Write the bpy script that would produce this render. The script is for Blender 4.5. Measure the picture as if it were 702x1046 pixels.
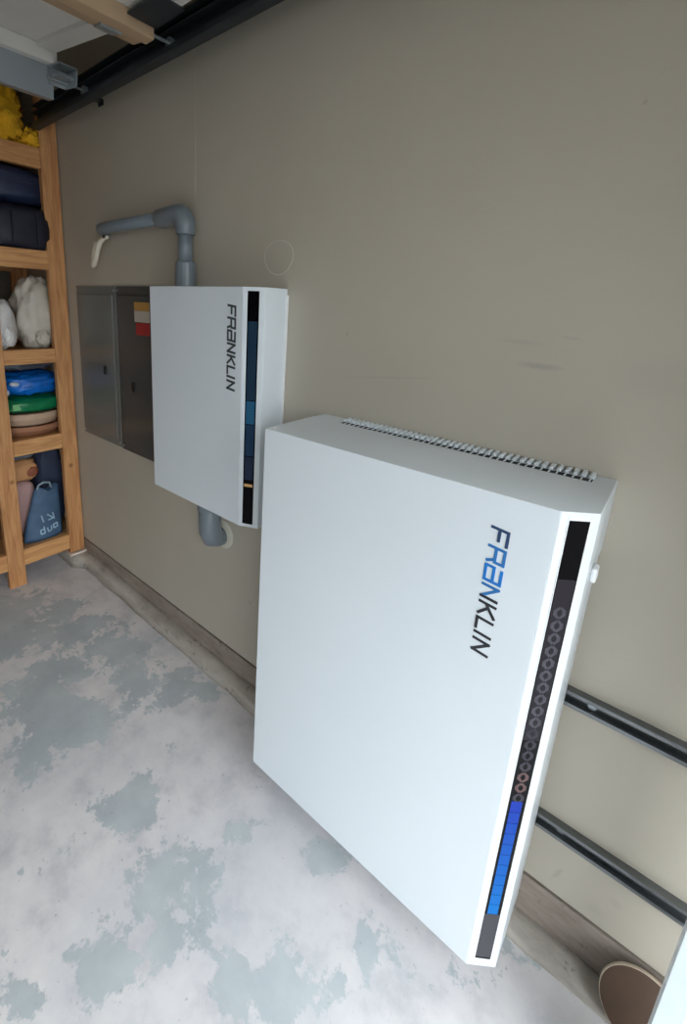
import bpy, bmesh, math, random
from mathutils import Vector, Matrix, noise

# ------------------------------------------------------------------ scene reset
for o in list(bpy.data.objects):
    bpy.data.objects.remove(o, do_unlink=True)
scene = bpy.context.scene
C = scene.collection
random.seed(7)

# ------------------------------------------------------------------ camera
IMG_W, IMG_H = 702.0, 1046.0
F_PX, CX, CY = 466.22, 275.88, 428.15          # solved from the photo (cropped frame: off-centre axis)
ROT = Vector((1.7105, 0.6936, -0.4882))        # world -> camera (x right, y down, z forward)
CAM = Vector((0.8063, -1.1543, 1.6071))
cam_data = bpy.data.cameras.new('camera')
cam = bpy.data.objects.new('camera', cam_data)
C.objects.link(cam)
Rw = Matrix.Rotation(ROT.length, 3, ROT.normalized())
flip = Matrix(((1, 0, 0), (0, -1, 0), (0, 0, -1)))
m = (Rw.transposed() @ flip).to_4x4()
m.translation = CAM
cam.matrix_world = m
cam_data.sensor_fit = 'VERTICAL'
cam_data.sensor_height = 36.0
cam_data.lens = F_PX / IMG_H * 36.0
cam_data.shift_x = (IMG_W / 2 - CX) / IMG_H
cam_data.shift_y = -(IMG_H / 2 - CY) / IMG_H
cam_data.clip_start = 0.02
scene.camera = cam

# ------------------------------------------------------------------ world: bright overcast sky outside the open garage door
SKY = 2.45
world = bpy.data.worlds.new('overcast_sky')
scene.world = world
world.use_nodes = True
bg = world.node_tree.nodes['Background']
bg.inputs['Color'].default_value = (0.90, 0.96, 1.0, 1)
# standard overcast distribution: the zenith is brighter than the horizon, softened
wt = world.node_tree
wtc = wt.nodes.new('ShaderNodeTexCoord')
wsep = wt.nodes.new('ShaderNodeSeparateXYZ')
wt.links.new(wtc.outputs['Generated'], wsep.inputs['Vector'])
wcl = wt.nodes.new('ShaderNodeMath')
wcl.operation = 'MAXIMUM'
wcl.inputs[1].default_value = 0.0
wt.links.new(wsep.outputs['Z'], wcl.inputs[0])
wma = wt.nodes.new('ShaderNodeMath')
wma.operation = 'MULTIPLY_ADD'
wma.inputs[1].default_value = 1.2 * SKY
wma.inputs[2].default_value = 1.0 * SKY
wt.links.new(wcl.outputs[0], wma.inputs[0])
wt.links.new(wma.outputs[0], bg.inputs['Strength'])

scene.view_settings.view_transform = 'Standard'
scene.view_settings.look = 'None'
scene.view_settings.gamma = 1.0
scene.view_settings.use_curve_mapping = False
scene.view_settings.exposure = 0.53

# ------------------------------------------------------------------ materials
MATS = {}
def srgb(r, g, b):
    f = lambda c: (c / 255 / 12.92) if c / 255 <= 0.04045 else ((c / 255 + 0.055) / 1.055) ** 2.4
    return (f(r), f(g), f(b), 1.0)

def mat(name, col, rough=0.5, metal=0.0, var=0.06, scale=8.0, bump=0.0, bscale=60.0, emit=None, estr=0.0, spec=0.5, coat=0.0):
    """Principled material with a little procedural noise in colour (and relief)."""
    if name in MATS:
        return MATS[name]
    M = bpy.data.materials.new(name)
    M.use_nodes = True
    nt = M.node_tree
    b = nt.nodes['Principled BSDF']
    b.inputs['Roughness'].default_value = rough
    b.inputs['Metallic'].default_value = metal
    b.inputs['Specular IOR Level'].default_value = spec
    b.inputs['Coat Weight'].default_value = coat
    tc = nt.nodes.new('ShaderNodeTexCoord')
    n = nt.nodes.new('ShaderNodeTexNoise')
    n.inputs['Scale'].default_value = scale
    n.inputs['Detail'].default_value = 5
    nt.links.new(tc.outputs['Object'], n.inputs['Vector'])
    r = nt.nodes.new('ShaderNodeValToRGB')
    r.color_ramp.elements[0].position = 0.3
    r.color_ramp.elements[1].position = 0.7
    r.color_ramp.elements[0].color = [max(0, c * (1 - var)) for c in col[:3]] + [1]
    r.color_ramp.elements[1].color = [min(1, c * (1 + var)) for c in col[:3]] + [1]
    nt.links.new(n.outputs['Fac'], r.inputs['Fac'])
    nt.links.new(r.outputs['Color'], b.inputs['Base Color'])
    if bump > 0:
        n2 = nt.nodes.new('ShaderNodeTexNoise')
        n2.inputs['Scale'].default_value = bscale
        n2.inputs['Detail'].default_value = 4
        nt.links.new(tc.outputs['Object'], n2.inputs['Vector'])
        bp = nt.nodes.new('ShaderNodeBump')
        bp.inputs['Strength'].default_value = bump
        bp.inputs['Distance'].default_value = 0.01
        nt.links.new(n2.outputs['Fac'], bp.inputs['Height'])
        nt.links.new(bp.outputs['Normal'], b.inputs['Normal'])
    if emit:
        b.inputs['Emission Color'].default_value = emit
        b.inputs['Emission Strength'].default_value = estr
    MATS[name] = M
    return M

def node(nt, typ, **kw):
    n = nt.nodes.new(typ)
    for k, v in kw.items():
        setattr(n, k, v)
    return n

def ramp(nt, src, stops):
    r = nt.nodes.new('ShaderNodeValToRGB')
    e = r.color_ramp.elements
    while len(e) < len(stops):
        e.new(0.5)
    for i, (p, c) in enumerate(stops):
        e[i].position = p
        e[i].color = c if len(c) == 4 else (*c, 1)
    nt.links.new(src, r.inputs['Fac'])
    return r

def noise_node(nt, vec, scale, detail=6, rough=0.6, dist=0.0):
    n = nt.nodes.new('ShaderNodeTexNoise')
    n.inputs['Scale'].default_value = scale
    n.inputs['Detail'].default_value = detail
    n.inputs['Roughness'].default_value = rough
    n.inputs['Distortion'].default_value = dist
    nt.links.new(vec, n.inputs['Vector'])
    return n

def mixc(nt, fac, a, b, mode='MIX'):
    mx = nt.nodes.new('ShaderNodeMix')
    mx.data_type = 'RGBA'
    mx.blend_type = mode
    ins = [i for i in mx.inputs if i.type == 'RGBA']
    for sock, v in ((mx.inputs[0], fac), (ins[0], a), (ins[1], b)):
        if hasattr(v, 'links'):
            nt.links.new(v, sock)
        else:
            sock.default_value = v
    return [o for o in mx.outputs if o.type == 'RGBA'][0]

def floor_material():
    """Concrete with grey-blue floor paint that has peeled off in ragged patches."""
    M = bpy.data.materials.new('peeling_painted_concrete')
    M.use_nodes = True
    nt = M.node_tree
    b = nt.nodes['Principled BSDF']
    v = node(nt, 'ShaderNodeNewGeometry').outputs['Position']
    big = noise_node(nt, v, 4.2, 10, 0.70, 0.25)
    fine = noise_node(nt, v, 26, 8, 0.72)
    # patches where the paint is still there: (x, y, half axes, angle)
    acc = None
    for (x, y, hx, hy, rot) in ((-0.223, -0.571, .10, .074, .40), (0.01, -0.615, .123, .091, -.38), (0.102, -0.69, .083, .054, -.46), (0.043, -0.832, .101, .040, .71), (0.395, -0.534, .081, .05, .79),
                                (0.058, -0.371, .05, .034, .74), (0.284, -0.638, .055, .038, -.68), (-0.797, -0.645, .194, .125, .30), (-0.633, -0.276, .179, .10, .60), (-1.364, -0.49, .34, .21, .32),
                                (0.485, -0.329, .05, .034, 1.88), (-0.422, -0.111, .078, .071, .1), (-0.623, -0.535, .096, .065, .40), (-0.93, -0.245, .142, .091, .58), (-1.004, -0.49, .134, .068, .63),
                                (0.279, -0.251, .054, .036, .88), (-0.054, -0.982, .048, .024, .56), (-1.2, -1.3, .3, .2, .3), (0.1, -1.6, .2, .14, 0.9), (0.8, -1.3, .25, .12, 0.2), (-0.5, -1.9, .3, .2, 1.2)):
        mp = node(nt, 'ShaderNodeMapping', vector_type='TEXTURE')
        mp.inputs['Location'].default_value = (x, y, 0)
        mp.inputs['Rotation'].default_value = (0, 0, rot)
        mp.inputs['Scale'].default_value = (hx * 1.9, hy * 1.9, 1000)
        nt.links.new(v, mp.inputs['Vector'])
        ln = node(nt, 'ShaderNodeVectorMath', operation='LENGTH')
        nt.links.new(mp.outputs['Vector'], ln.inputs[0])
        iv = node(nt, 'ShaderNodeMath', operation='SUBTRACT', use_clamp=True)
        iv.inputs[0].default_value = 1.0
        nt.links.new(ln.outputs['Value'], iv.inputs[1])
        if acc is None:
            acc = iv.outputs[0]
        else:
            mx = node(nt, 'ShaderNodeMath', operation='MAXIMUM')
            nt.links.new(acc, mx.inputs[0])
            nt.links.new(iv.outputs[0], mx.inputs[1])
            acc = mx.outputs[0]
    def madd(a_, k_, c_):
        m_ = node(nt, 'ShaderNodeMath', operation='MULTIPLY_ADD')
        nt.links.new(a_, m_.inputs[0])
        m_.inputs[1].default_value = k_
        if hasattr(c_, 'links'):
            nt.links.new(c_, m_.inputs[2])
        else:
            m_.inputs[2].default_value = c_
        return m_.outputs[0]
    val = madd(acc, 0.24, madd(big.outputs['Fac'], 0.90, madd(fine.outputs['Fac'], 0.36, 0.0)))
    mask = ramp(nt, val, [(0.715, (0, 0, 0)), (0.75, (1, 1, 1))])
    # bare concrete
    cn = noise_node(nt, v, 7, 9, 0.65)
    conc = ramp(nt, cn.outputs['Fac'], [(0.28, srgb(198, 197, 200)), (0.5, srgb(229, 226, 227)), (0.72, srgb(240, 237, 235))])
    pn = noise_node(nt, v, 5, 7, 0.6)
    paint = ramp(nt, pn.outputs['Fac'], [(0.3, srgb(178, 186, 191)), (0.7, srgb(204, 211, 213))])
    # worn thin veil of paint
    vn = noise_node(nt, v, 1.3, 6, 0.6, 0.4)
    veil = ramp(nt, vn.outputs['Fac'], [(0.44, (0, 0, 0)), (0.66, (0.5, 0.5, 0.5))])
    c0 = mixc(nt, veil.outputs['Color'], conc.outputs['Color'], srgb(192, 195, 205))
    c1 = mixc(nt, mask.outputs['Color'], c0, paint.outputs['Color'])
    # dark specks
    sn = noise_node(nt, v, 48, 4, 0.6)
    sp = ramp(nt, sn.outputs['Fac'], [(0.66, (0, 0, 0)), (0.72, (0.45, 0.45, 0.45))])
    c2 = mixc(nt, sp.outputs['Color'], c1, srgb(120, 120, 122))
    nt.links.new(c2, b.inputs['Base Color'])
    b.inputs['Roughness'].default_value = 0.55
    bp = node(nt, 'ShaderNodeBump')
    bp.inputs['Strength'].default_value = 0.25
    bp.inputs['Distance'].default_value = 0.004
    nt.links.new(mask.outputs['Color'], bp.inputs['Height'])
    nt.links.new(bp.outputs['Normal'], b.inputs['Normal'])
    return M

def wall_material():
    """Warm grey painted drywall with orange-peel relief, faint patches and a few scuffs."""
    M = bpy.data.materials.new('painted_drywall')
    M.use_nodes = True
    nt = M.node_tree
    b = nt.nodes['Principled BSDF']
    tc = node(nt, 'ShaderNodeTexCoord')
    v = tc.outputs['Object']
    n = noise_node(nt, v, 1.6, 6, 0.6)
    base = ramp(nt, n.outputs['Fac'], [(0.3, srgb(181, 174, 159)), (0.7, srgb(188, 181, 166))])
    col = base.outputs['Color']
    # scuffs: (x, z, half length x, half height z, strength, rotation)
    for (x, z, hx, hz, s, rot) in ((0.57, 1.495, 0.045, 0.008, 0.55, 0.02), (0.52, 1.545, 0.05, 0.006, 0.22, 0.05), (0.62, 1.56, 0.02, 0.004, 0.25, 0.1), (0.80, 1.50, 0.12, 0.045, 0.14, 0.0),
                                   (0.20, 1.42, 0.16, 0.003, 0.3, -0.12), (0.06, 1.53, 0.006, 0.009, 0.45, 0.0), (0.66, 1.99, 0.004, 0.006, 0.5, 0.0),
                                   (0.815, 0.225, 0.006, 0.03, 0.5, 0.35), (-0.30, 0.44, 0.010, 0.010, 0.5, 0.0), (0.93, 0.26, 0.014, 0.014, 0.25, 0.0),
                                   (-0.225, 0.36, 0.004, 0.07, 0.35, 0.2), (0.90, 0.20, 0.02, 0.02, 0.2, 0.0)):
        mp = node(nt, 'ShaderNodeMapping', vector_type='TEXTURE')
        mp.inputs['Location'].default_value = (x, 0, z)
        mp.inputs['Rotation'].default_value = (0, rot, 0)
        mp.inputs['Scale'].default_value = (hx, 1000, hz)
        nt.links.new(v, mp.inputs['Vector'])
        nn = noise_node(nt, v, 60, 3, 0.6)
        ln = node(nt, 'ShaderNodeVectorMath', operation='LENGTH')
        nt.links.new(mp.outputs['Vector'], ln.inputs[0])
        ad = node(nt, 'ShaderNodeMath', operation='ADD')
        nt.links.new(ln.outputs['Value'], ad.inputs[0])
        nt.links.new(nn.outputs['Fac'], ad.inputs[1])
        s *= 0.55
        rm = ramp(nt, ad.outputs[0], [(0.55, (s, s, s)), (1.0, (0, 0, 0))])
        # keep ramp in 0..1 by halving
        hv = node(nt, 'ShaderNodeMath', operation='MULTIPLY')
        nt.links.new(ad.outputs[0], hv.inputs[0])
        hv.inputs[1].default_value = 0.6
        nt.links.new(hv.outputs[0], rm.inputs['Fac'])
        col = mixc(nt, rm.outputs['Color'], col, srgb(128, 124, 120))
    nt.links.new(col, b.inputs['Base Color'])
    b.inputs['Roughness'].default_value = 0.5
    n2 = noise_node(nt, v, 90, 3, 0.5)
    n3 = noise_node(nt, v, 3, 3, 0.5)
    ad = node(nt, 'ShaderNodeMath', operation='MULTIPLY_ADD')
    nt.links.new(n3.outputs['Fac'], ad.inputs[0])
    ad.inputs[1].default_value = 4.0
    nt.links.new(n2.outputs['Fac'], ad.inputs[2])
    bp = node(nt, 'ShaderNodeBump')
    bp.inputs['Strength'].default_value = 0.12
    bp.inputs['Distance'].default_value = 0.004
    nt.links.new(ad.outputs[0], bp.inputs['Height'])
    nt.links.new(bp.outputs['Normal'], b.inputs['Normal'])
    return M

def curb_material():
    M = bpy.data.materials.new('stained_concrete')
    M.use_nodes = True
    nt = M.node_tree
    b = nt.nodes['Principled BSDF']
    tc = node(nt, 'ShaderNodeTexCoord')
    v = tc.outputs['Object']
    mp = node(nt, 'ShaderNodeMapping')
    mp.inputs['Scale'].default_value = (0.5, 1, 2)
    nt.links.new(v, mp.inputs['Vector'])
    n = noise_node(nt, mp.outputs['Vector'], 9, 9, 0.7)
    base = ramp(nt, n.outputs['Fac'], [(0.3, srgb(150, 143, 134)), (0.5, srgb(180, 173, 164)), (0.7, srgb(200, 194, 184))])
    n2 = noise_node(nt, v, 26, 5, 0.65)
    st = ramp(nt, n2.outputs['Fac'], [(0.60, (0, 0, 0)), (0.68, (0.75, 0.75, 0.75))])
    c = mixc(nt, st.outputs['Color'], base.outputs['Color'], srgb(112, 100, 92))
    # earthy stain band where the stem wall was left unpainted
    nt.links.new(c, b.inputs['Base Color'])
    b.inputs['Roughness'].default_value = 0.85
    bp = node(nt, 'ShaderNodeBump')
    bp.inputs['Strength'].default_value = 0.6
    bp.inputs['Distance'].default_value = 0.006
    nt.links.new(n2.outputs['Fac'], bp.inputs['Height'])
    nt.links.new(bp.outputs['Normal'], b.inputs['Normal'])
    return M

def stem_material():
    M = curb_material()
    M.name = 'unpainted_stem_wall'
    for nd in M.node_tree.nodes:
        if nd.type == 'VALTORGB' and len(nd.color_ramp.elements) == 3:
            for e, c in zip(nd.color_ramp.elements, (srgb(122, 110, 102), srgb(150, 138, 128), srgb(168, 158, 146))):
                e.color = c
    return M

def wood_material(name, axis, light=(205, 150, 98), dark=(172, 112, 66)):
    if name in MATS:
        return MATS[name]
    M = bpy.data.materials.new(name)
    M.use_nodes = True
    nt = M.node_tree
    b = nt.nodes['Principled BSDF']
    tc = node(nt, 'ShaderNodeTexCoord')
    oi = node(nt, 'ShaderNodeObjectInfo')
    sh = node(nt, 'ShaderNodeVectorMath', operation='ADD')
    nt.links.new(tc.outputs['Object'], sh.inputs[0])
    nt.links.new(oi.outputs['Location'], sh.inputs[1])
    mp = node(nt, 'ShaderNodeMapping')
    sc = [14.0, 14.0, 14.0]
    sc[axis] = 1.1
    mp.inputs['Scale'].default_value = sc
    nt.links.new(sh.outputs['Vector'], mp.inputs['Vector'])
    n = noise_node(nt, mp.outputs['Vector'], 3.0, 6, 0.6, 1.2)
    r = ramp(nt, n.outputs['Fac'], [(0.3, srgb(*dark)), (0.55, srgb(*light)), (0.75, srgb(min(255, light[0] + 14), light[1] + 14, light[2] + 12))])
    # knots
    vo = node(nt, 'ShaderNodeTexVoronoi')
    vo.inputs['Scale'].default_value = 5.0
    nt.links.new(sh.outputs['Vector'], vo.inputs['Vector'])
    kr = ramp(nt, vo.outputs['Distance'], [(0.05, (0.8, 0.8, 0.8)), (0.10, (0, 0, 0))])
    c = mixc(nt, kr.outputs['Color'], r.outputs['Color'], srgb(120, 70, 38))
    nt.links.new(c, b.inputs['Base Color'])
    b.inputs['Roughness'].default_value = 0.6
    MATS[name] = M
    return M

M_FLOOR = floor_material()
M_WALL = wall_material()
M_CURB = curb_material()
M_STEM = stem_material()
M_WHITE = mat('white_powder_coat', srgb(222, 230, 235), 0.32, var=0.012, scale=3, bump=0.03, bscale=220)
M_TRIM = mat('white_satin_plastic', srgb(238, 240, 241), 0.38, var=0.01)
M_BLACKGLASS = mat('black_glass', srgb(6, 5, 8), 0.10, var=0.1, spec=0.08)
M_DARKSLOT = mat('dark_slot', srgb(46, 50, 54), 0.7, spec=0.2)
M_GALV = mat('galvanised_steel', srgb(168, 176, 180), 0.38, metal=0.75, var=0.10, scale=30)
M_STRUTDARK = mat('strut_steel', srgb(120, 124, 126), 0.36, metal=0.85, var=0.08, scale=20)
M_PVC = mat('grey_pvc', srgb(116, 126, 133), 0.34, var=0.05)
M_PANEL1 = mat('grey_enamel', srgb(112, 114, 110), 0.24, var=0.05, scale=4)
M_PANEL2 = mat('dark_grey_enamel', srgb(70, 74, 75), 0.22, var=0.05, scale=4)
M_BLACK = mat('black_plastic', srgb(22, 22, 24), 0.4)
M_CEIL = mat('ceiling_paint', srgb(120, 114, 104), 0.8, var=0.03)
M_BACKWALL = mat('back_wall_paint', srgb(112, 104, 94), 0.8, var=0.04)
M_TRACK = mat('dark_track_steel', srgb(58, 64, 70), 0.45, metal=0.6, var=0.1)
M_DOORWHITE = mat('door_panel_white', srgb(214, 212, 206), 0.5, var=0.02)
M_DOORTAN = mat('door_tan_rail', srgb(176, 150, 120), 0.55, var=0.05)
M_DOORGREY = mat('door_grey_strut', srgb(150, 158, 162), 0.42, metal=0.3, var=0.05)
M_DRIVE = mat('driveway_asphalt', srgb(118, 117, 114), 0.9, var=0.06, scale=2)
M_WOOD_V = wood_material('pine_upright', 2)
M_WOOD_H = wood_material('pine_rail', 1, (214, 160, 104), (184, 124, 74))
M_PLY = wood_material('shelf_board', 1, (178, 130, 88), (140, 96, 60))

# ------------------------------------------------------------------ mesh helpers
def finish(name, bm, material, parent=None, loc=None, rot=None, bevel=0.0, segs=2, smooth=False, subsurf=0):
    me = bpy.data.meshes.new(name)
    bmesh.ops.recalc_face_normals(bm, faces=bm.faces)
    bm.to_mesh(me)
    bm.free()
    o = bpy.data.objects.new(name, me)
    C.objects.link(o)
    for mm in (material if isinstance(material, (list, tuple)) else [material]):
        me.materials.append(mm)
    if parent:
        o.parent = parent
    if loc is not None:
        o.location = loc
    if rot is not None:
        o.rotation_euler = rot
    if bevel > 0:
        b = o.modifiers.new('bevel', 'BEVEL')
        b.width = bevel
        b.segments = segs
        b.limit_method = 'ANGLE'
        b.harden_normals = False
    if subsurf:
        s = o.modifiers.new('sub', 'SUBSURF')
        s.levels = s.render_levels = subsurf
    if smooth:
        for p in me.polygons:
            p.use_smooth = True
    return o

def bx(bm, x0, x1, y0, y1, z0, z1):
    vs = [bm.verts.new((x, y, z)) for z in (z0, z1) for y in (y0, y1) for x in (x0, x1)]
    for f in ((0, 1, 3, 2), (4, 6, 7, 5), (0, 4, 5, 1), (2, 3, 7, 6), (0, 2, 6, 4), (1, 5, 7, 3)):
        bm.faces.new([vs[i] for i in f])
    return bm

def box(name, dims, material, parent=None, bevel=0.0, **kw):
    """dims are world-ish (parent space) bounds; the origin is put at the base centre."""
    x0, x1, y0, y1, z0, z1 = dims
    cx, cy = (x0 + x1) / 2, (y0 + y1) / 2
    bm = bmesh.new()
    bx(bm, x0 - cx, x1 - cx, y0 - cy, y1 - cy, 0, z1 - z0)
    return finish(name, bm, material, parent, loc=(cx, cy, z0), bevel=bevel, **kw)

def prism(bm, poly, z0, z1):
    """poly: xy outline, extruded along z."""
    a = [bm.verts.new((x, y, z0)) for x, y in poly]
    b = [bm.verts.new((x, y, z1)) for x, y in poly]
    n = len(poly)
    bm.faces.new(a[::-1])
    bm.faces.new(b)
    for i in range(n):
        bm.faces.new((a[i], a[(i + 1) % n], b[(i + 1) % n], b[i]))
    return bm

def tube(bm, pts, radii, n=16, cap=True):
    """Round tube through points (list of Vector) with radius per point."""
    pts = [Vector(p) for p in pts]
    if not isinstance(radii, (list, tuple)):
        radii = [radii] * len(pts)
    rings = []
    prev = None
    for i, p in enumerate(pts):
        t = (pts[min(i + 1, len(pts) - 1)] - pts[max(i - 1, 0)])
        t.normalize()
        if prev is None:
            a = Vector((0, 0, 1)) if abs(t.z) < 0.9 else Vector((1, 0, 0))
            u = t.cross(a).normalized()
        else:
            u = (prev - t * prev.dot(t)).normalized()
        prev = u
        w = t.cross(u)
        rings.append([bm.verts.new(p + (u * math.cos(2 * math.pi * k / n) + w * math.sin(2 * math.pi * k / n)) * radii[i]) for k in range(n)])
    for a, b in zip(rings, rings[1:]):
        for k in range(n):
            bm.faces.new((a[k], a[(k + 1) % n], b[(k + 1) % n], b[k]))
    if cap:
        bm.faces.new(rings[0][::-1])
        bm.faces.new(rings[-1])
    return bm

def arc(c, r, a0, a1, ux, uy, n=8):
    c, ux, uy = Vector(c), Vector(ux), Vector(uy)
    return [c + ux * (r * math.cos(a0 + (a1 - a0) * i / n)) + uy * (r * math.sin(a0 + (a1 - a0) * i / n)) for i in range(n + 1)]

def lathe(bm, prof, n=40):
    rings = []
    for r, z in prof:
        rings.append([bm.verts.new((r * math.cos(2 * math.pi * k / n), r * math.sin(2 * math.pi * k / n), z)) for k in range(n)])
    for a, b in zip(rings, rings[1:]):
        for k in range(n):
            bm.faces.new((a[k], a[(k + 1) % n], b[(k + 1) % n], b[k]))
    bm.faces.new(rings[0][::-1])
    bm.faces.new(rings[-1])
    return bm

def thing(name, loc, label, cat, group=None, rotz=0.0):
    e = bpy.data.objects.new(name, None)
    e.empty_display_size = 0.05
    C.objects.link(e)
    e.location = loc
    e.rotation_euler = (0, 0, rotz)
    return tag(e, label, cat, group)

def tag(o, label, cat, group=None):
    o['label'] = label
    o['category'] = cat
    if group:
        o['group'] = group
    return o

def struct(o, label=None):
    o['kind'] = 'structure'
    if label:
        o['label'] = label
    return o

# ================================================================== THE SETTING
XB, XF = -2.35, 1.42          # back wall, front (door) wall
YL = -3.0                     # opposite side wall
H_CEIL = 2.78

struct(box('floor', (XB - 0.1, XF + 0.16, YL - 0.1, 0.12, -0.10, 0.0), M_FLOOR), 'concrete garage floor with peeling blue-grey paint')
struct(box('ground', (XF + 0.16, 14, -14, 9, -0.12, -0.02), M_DRIVE), 'grey asphalt driveway outside the garage')
struct(box('ceiling', (XB - 0.1, XF + 0.16, YL - 0.1, 0.12, H_CEIL, H_CEIL + 0.08), M_CEIL), 'garage ceiling')

# right wall: drywall ends a hand above the floor, over a bare concrete stem wall
box_wall = bmesh.new()
bx(box_wall, XB, XF, 0, 0.10, 0.160, H_CEIL)
wall_right = struct(finish('wall_right', box_wall, M_WALL), 'warm grey painted drywall side wall')
# taped joint of the drywall sheets: a barely raised vertical strip
seam = bmesh.new()
bx(seam, -0.665, -0.640, -0.0008, 0.002, 1.66, H_CEIL)
finish('taped_seam', seam, M_WALL, wall_right, bevel=0.0005, segs=1)

def curb():
    bm = bmesh.new()
    N = 150
    rows = []
    for i in range(N + 1):
        x = XB + (XF - XB) * i / N
        j = lambda k, s: s * noise.noise(Vector((x * 7.0, k * 3.1, 0.3)))
        if x < -0.2:
            t = (x + 0.2) / (-1.7 + 0.2)
            hz, w = 0.050 + 0.025 * t, 0.062 - 0.012 * t
        else:
            t = min(1, (x + 0.2) / 0.9)
            hz, w = 0.050 - 0.030 * t, 0.062 + 0.008 * t
        if x < -1.66:
            w += 0.055 * min(1, (-1.66 - x) / 0.05)
        hz += j(1, 0.006)
        w += j(2, 0.006)
        rows.append([bm.verts.new(v) for v in ((x, 0.02, hz + 0.004), (x, -0.3 * w, hz + j(3, 0.003)), (x, -0.75 * w, hz * 0.93), (x, -0.92 * w, hz * 0.72), (x, -w, -0.01), (x, 0.02, -0.01))])
    for a, b in zip(rows, rows[1:]):
        for k in range(6):
            bm.faces.new((a[k], a[(k + 1) % 6], b[(k + 1) % 6], b[k]))
    bm.faces.new(rows[0])
    bm.faces.new(rows[-1][::-1])
    return bm
struct(finish('trim_1', curb(), M_CURB, smooth=True), 'rough concrete ledge running along the foot of the wall')
st = bmesh.new()
bx(st, XB, XF, 0.001, 0.10, -0.02, 0.147)
bx(st, XB, XF, 0.055, 0.10, 0.146, 0.161)
struct(finish('wall_stem', st, M_STEM), 'bare stained concrete stem wall below the drywall')

struct(box('wall_back', (XB - 0.10, XB, YL, 0.0, 0, H_CEIL), M_BACKWALL), 'back wall of the garage behind the shelves')
struct(box('wall_left', (XB, XF, YL - 0.1, YL, 0, H_CEIL), M_BACKWALL), 'far side wall of the garage')
# front wall with the wide door opening
OP_Y0, OP_Y1, OP_H = -2.60, -0.30, 2.30
fw = bmesh.new()
bx(fw, XF, XF + 0.16, OP_Y1, 0.12, 0, H_CEIL)
bx(fw, XF, XF + 0.16, YL, OP_Y0, 0, H_CEIL)
bx(fw, XF, XF + 0.16, OP_Y0, OP_Y1, OP_H, H_CEIL)
struct(finish('wall_front', fw, M_BACKWALL), 'front wall around the open garage doorway')

# ================================================================== HOME BATTERY
BZ, BW, BH, BD = 0.13, 0.75, 1.15, 0.275
CA, CB = 0.052, 0.041                       # chamfer carrying the light bar

def letters(parent, x0, z_top, length, height, y, cols, stroke):
    """FRANKLIN, reading downwards, letter tops to the right; one raised mesh per letter."""
    G = {
        'F': [((0, 0), (0, 1)), ((0, 1), (.72, 1)), ((0, .48), (.58, .48))],
        'R': [((0, 0), (0, 1)), ((0, 1), (.74, 1)), ((.74, 1), (.74, .46)), ((0, .46), (.74, .46)), ((.60, .46), (.78, 0))],
        'A': [((0, 0), (0, .52)), ((0, 0), (.78, 0)), ((.78, 0), (.78, 1)), ((.06, 1), (.78, 1)), ((0, .52), (.78, .52))],
        'N': [((0, 0), (0, 1)), ((0, 1), (.66, 0)), ((.66, 0), (.66, 1))],
        'K': [((0, 0), (0, 1)), ((.05, .45), (.62, 1)), ((.20, .55), (.66, 0))],
        'L': [((0, 1), (0, 0)), ((0, 0), (.60, 0))],
        'I': [((0, 0), (0, 1))],
    }
    word = 'FRANKLIN'
    adv = {'F': .98, 'R': 1.02, 'A': 1.06, 'N': .98, 'K': .92, 'L': .84, 'I': .38}
    total = sum(adv[c] for c in word[:-1]) + .66
    k = length / total
    u = 0.0
    for i, ch in enumerate(word):
        bm = bmesh.new()
        cs = cols[i]
        for si, (a, b) in enumerate(G[ch]):
            def P(p):
                uu = (u + p[0]) * k + 0.12 * p[1] * height
                return Vector((x0 + p[1] * height, 0, z_top - uu))
            A, B = P(a), P(b)
            d = (B - A).normalized()
            nrm = Vector((-d.z, 0, d.x)) * stroke / 2
            A -= d * stroke / 2 * 0.9
            B += d * stroke / 2 * 0.9
            e = 0.00012 * si
            front = [bm.verts.new((q.x, y - 0.0009 - e, q.z)) for q in (A + nrm, B + nrm, B - nrm, A - nrm)]
            back = [bm.verts.new((q.x, y + 0.0005, q.z)) for q in (A + nrm, B + nrm, B - nrm, A - nrm)]
            fs = [bm.faces.new(front), bm.faces.new(back[::-1])]
            for q in range(4):
                fs.append(bm.faces.new((front[q], back[q], back[(q + 1) % 4], front[(q + 1) % 4])))
            for f in fs:
                f.material_index = min(si, len(cs) - 1)
        finish('logo_letter', bm, list(cs), parent)
        u += adv[ch]

def chamfer_frame(w, d, ca, cb):
    """origin on the chamfer's front edge, unit vector across it and outward normal."""
    S = Vector((w - ca, -d, 0))
    E = Vector((w, -d + cb, 0))
    t = (E - S)
    L = t.length
    t.normalize()
    nrm = Vector((t.y, -t.x, 0))
    return S, t, nrm, L

def on_chamfer(S, t, nrm, a0, a1, out0, out1, z0, z1):
    bm = bmesh.new()
    poly = [S + t * a0 + nrm * out0, S + t * a1 + nrm * out0, S + t * a1 + nrm * out1, S + t * a0 + nrm * out1]
    return prism(bm, [(p.x, p.y) for p in poly], z0, z1)

inkN = mat('ink_navy', srgb(40, 66, 104), 0.35)
inkB1 = mat('ink_blue', srgb(38, 112, 178), 0.35)
inkB2 = mat('ink_bright_blue', srgb(20, 116, 196), 0.35)
inkK = mat('ink_black', srgb(34, 36, 44), 0.35)
inkG = mat('ink_charcoal', srgb(56, 64, 66), 0.4)

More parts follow.
